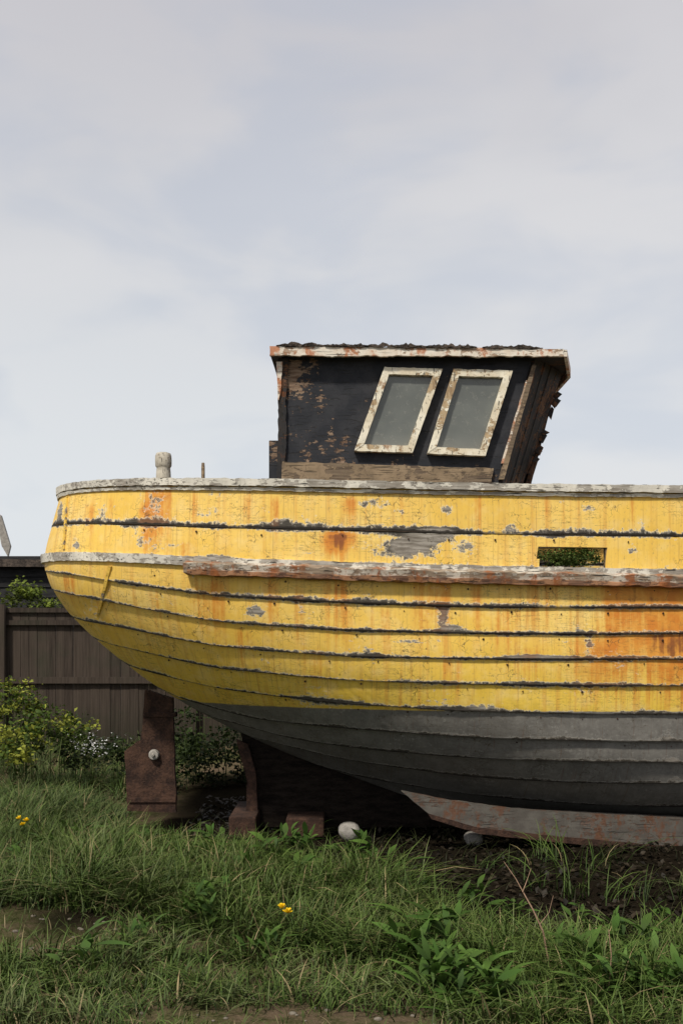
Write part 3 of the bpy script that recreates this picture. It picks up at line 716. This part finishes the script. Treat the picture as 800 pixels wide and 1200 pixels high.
while x<9: addbox(x,x+2.4,YF-.035,YF-.002,1.74,1.80); addbox(x,x+2.4,YF-.05,YF-.002,.84,.92); addbox(x,x+2.4,YF-.05,YF-.002,1.58,1.64); addbox(x-.06,x+.06,YF-.12,YF-.052,0,1.84); x+=2.41
mesh_np('rails_and_posts',V,Q,m_fence,fence,False,{'rnd':A})
for o_ in fence.children: o_.location.x=-.12
# ---------------------------------------------------------------- shed behind the fence
shed=empty('black_weatherboard_shed'); YS=15.5
m_tar=simple('tarred_boards',(.010,.010,.011),(.028,.027,.028),5,.8,.5,.01,(1,1,8))
bm=bmesh.new(); x0=-9.5; x1=-4.0; z=0
while z<2.5:
    hexa(bm,[(x0,YS-.03,z),(x1,YS-.03,z),(x1,YS-.005,z+.16),(x0,YS-.005,z+.16),(x0,YS+.02,z),(x1,YS+.02,z),(x1,YS+.02,z+.16),(x0,YS+.02,z+.16)]); z+=.155
box(bm,x1,x1+.05,YS-.04,YS+3.5,0,2.55); box(bm,x0-.05,x0,YS-.04,YS+3.5,0,2.55); box(bm,x0,x1,YS+3.46,YS+3.5,0,2.55)
bm_obj('walls',bm,m_tar,shed)
bm=bmesh.new()
hexa(bm,[(x0-.2,YS-.2,2.50),(x1+.2,YS-.2,2.46),(x1+.2,YS-.2,2.56),(x0-.2,YS-.2,2.66),(x0-.2,YS+1.8,2.62),(x1+.2,YS+1.8,2.58),(x1+.2,YS+1.8,2.68),(x0-.2,YS+1.8,2.78)])
hexa(bm,[(x0-.2,YS+1.8,2.62),(x1+.2,YS+1.8,2.58),(x1+.2,YS+1.8,2.68),(x0-.2,YS+1.8,2.78),(x0-.2,YS+3.7,2.45),(x1+.2,YS+3.7,2.45),(x1+.2,YS+3.7,2.55),(x0-.2,YS+3.7,2.55)])
bm_obj('roof',bm,m_felt,shed)
bm=bmesh.new()
p=[W(-6,600,15.9),W(1,604,15.9),W(12,640,15.9),W(9,652,15.9),W(2,640,15.9)]
A=[bm.verts.new(q) for q in p];B=[bm.verts.new((q[0],q[1]+.06,q[2])) for q in p]
bm.faces.new(A);bm.faces.new(B[::-1])
for i in range(5): bm.faces.new((A[i],B[i],B[(i+1)%5],A[(i+1)%5]))
bm_obj('roof_vane_board',bm,m_log,shed)

# ---------------------------------------------------------------- ground
def axis(c,span,n):
    t=np.linspace(-1,1,n); return c+np.sinh(t*5.2)/math.sinh(5.2)*span
xs_=axis(0,600,260); ys_=axis(6.5,600,260)
X,Y=np.meshgrid(xs_,ys_); Z=gz(X,Y)
Vg=np.stack([X,Y,Z],-1).reshape(-1,3); n=260
i,j=np.meshgrid(np.arange(n-1),np.arange(n-1),indexing='ij'); a=(i*n+j).ravel()
Qg=np.stack([a,a+1,a+n+1,a+n],-1)
g=G('soil_and_turf'); o=g.obj(); s=g.sep(o)
n1=g.noise(o,1.3,5,.6); n2=g.noise(o,14,6,.7); n3=g.noise(o,70,4,.7)
c=g.mix(g.mr(g.math('ADD',g.math('MULTIPLY',n1,.6),g.math('MULTIPLY',n2,.4)),.42,.60),(.13,.095,.062),(.055,.07,.02))
c=g.mix(g.mr(n3,.5,.7,0,.6),c,(.19,.145,.10)); c=g.mix(g.mr(n2,.5,.7,0,.6),c,(.04,.034,.022))
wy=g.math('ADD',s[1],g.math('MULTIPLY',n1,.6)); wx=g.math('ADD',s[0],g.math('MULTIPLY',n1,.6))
hull_shade=g.math('MULTIPLY',g.mr(wx,-1.5,-1.0),g.math('MULTIPLY',g.mr(wy,5.0,5.6),g.mr(wy,11,11.6,1,0)))
c=g.mix(g.math('MULTIPLY',hull_shade,.96),c,g.mix(n2,(.006,.005,.004),(.018,.014,.010)))  # shade under the boat painted into the soil colour
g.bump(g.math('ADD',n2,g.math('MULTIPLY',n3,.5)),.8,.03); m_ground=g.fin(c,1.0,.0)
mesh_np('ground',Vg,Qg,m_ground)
m_peb=simple('dull_pebbles',(.10,.085,.065),(.24,.21,.17),20,.9)
bm=bmesh.new()
for _ in range(190):
    d=random.uniform(3.7,5.4); x=random.uniform(-.35,.35)*d; r=random.uniform(.005,.015)
    if x>0: d=min(d,4.7)
    res=bmesh.ops.create_icosphere(bm,subdivisions=1,radius=r)
    for v in res['verts']: v.co=Vector((v.co.x*1.3+x+random.uniform(-.1,.1)*r,v.co.y+d,v.co.z*.6+float(gz(np.array(x),np.array(d)))+.002))
bm_obj('pebbles',bm,m_peb,smooth=True)

# ---------------------------------------------------------------- light, sky, camera
el=math.radians(50); azv=Vector((-.50,-.86)).normalized()
sd=Vector((azv.x*math.cos(el),azv.y*math.cos(el),math.sin(el)))
L=bpy.data.lights.new('sun','SUN'); L.energy=3.5; L.angle=math.radians(5); L.color=(1,.935,.82)
so=link(bpy.data.objects.new('sun',L)); so.rotation_euler=(-sd).to_track_quat('-Z','Y').to_euler()
wd=bpy.data.worlds.new('World'); scene.world=wd; wd.use_nodes=True; nt_=wd.node_tree; bg=nt_.nodes['Background']
class GW(G):
    def __init__(s,nt): s.nt=nt; s._o=None
gw=GW(nt_)
sky=nt_.nodes.new('ShaderNodeTexSky'); sky.sky_type='NISHITA'; sky.sun_disc=False; sky.sun_elevation=el; sky.sun_rotation=math.atan2(azv.x,azv.y)
tc=nt_.nodes.new('ShaderNodeTexCoord').outputs['Generated']; s=gw.sep(tc)
v=gw.sc(tc,(1.6,1.6,3.6)); v2=gw.sc(tc,(1.0,1.0,2.6),(5,2,1))
a=gw.noise(v2,1.8,4,.5,.3); b=gw.noise(v,3.0,4,.5,.3)
cl=gw.mix(gw.mr(s[2],.08,.62),(7.4,7.75,8.05),(5.6,5.5,5.85))
cl=gw.mix(gw.mr(a,.35,.65,0,.8),cl,gw.mix(.5,cl,(7.7,7.6,7.7)))
thin=gw.math('MULTIPLY',gw.mr(b,.44,.68),.34)
bl=gw.mix(.3,(5.2,5.9,7.2),sky.outputs[0])
fc=gw.mix(thin,cl,bl)
nt_.links.new(fc,bg.inputs[0]); bg.inputs[1].default_value=.1
cam=bpy.data.cameras.new('camera'); co=link(bpy.data.objects.new('camera',cam)); co.location=(0,0,CH); co.rotation_euler=(math.radians(90),0,0)
cam.sensor_fit='HORIZONTAL'; cam.sensor_width=24; cam.lens=36; cam.shift_y=(HY-600)/800; cam.clip_end=2000
scene.camera=co
scene.view_settings.view_transform='Standard'; scene.view_settings.look='None'; scene.view_settings.exposure=0
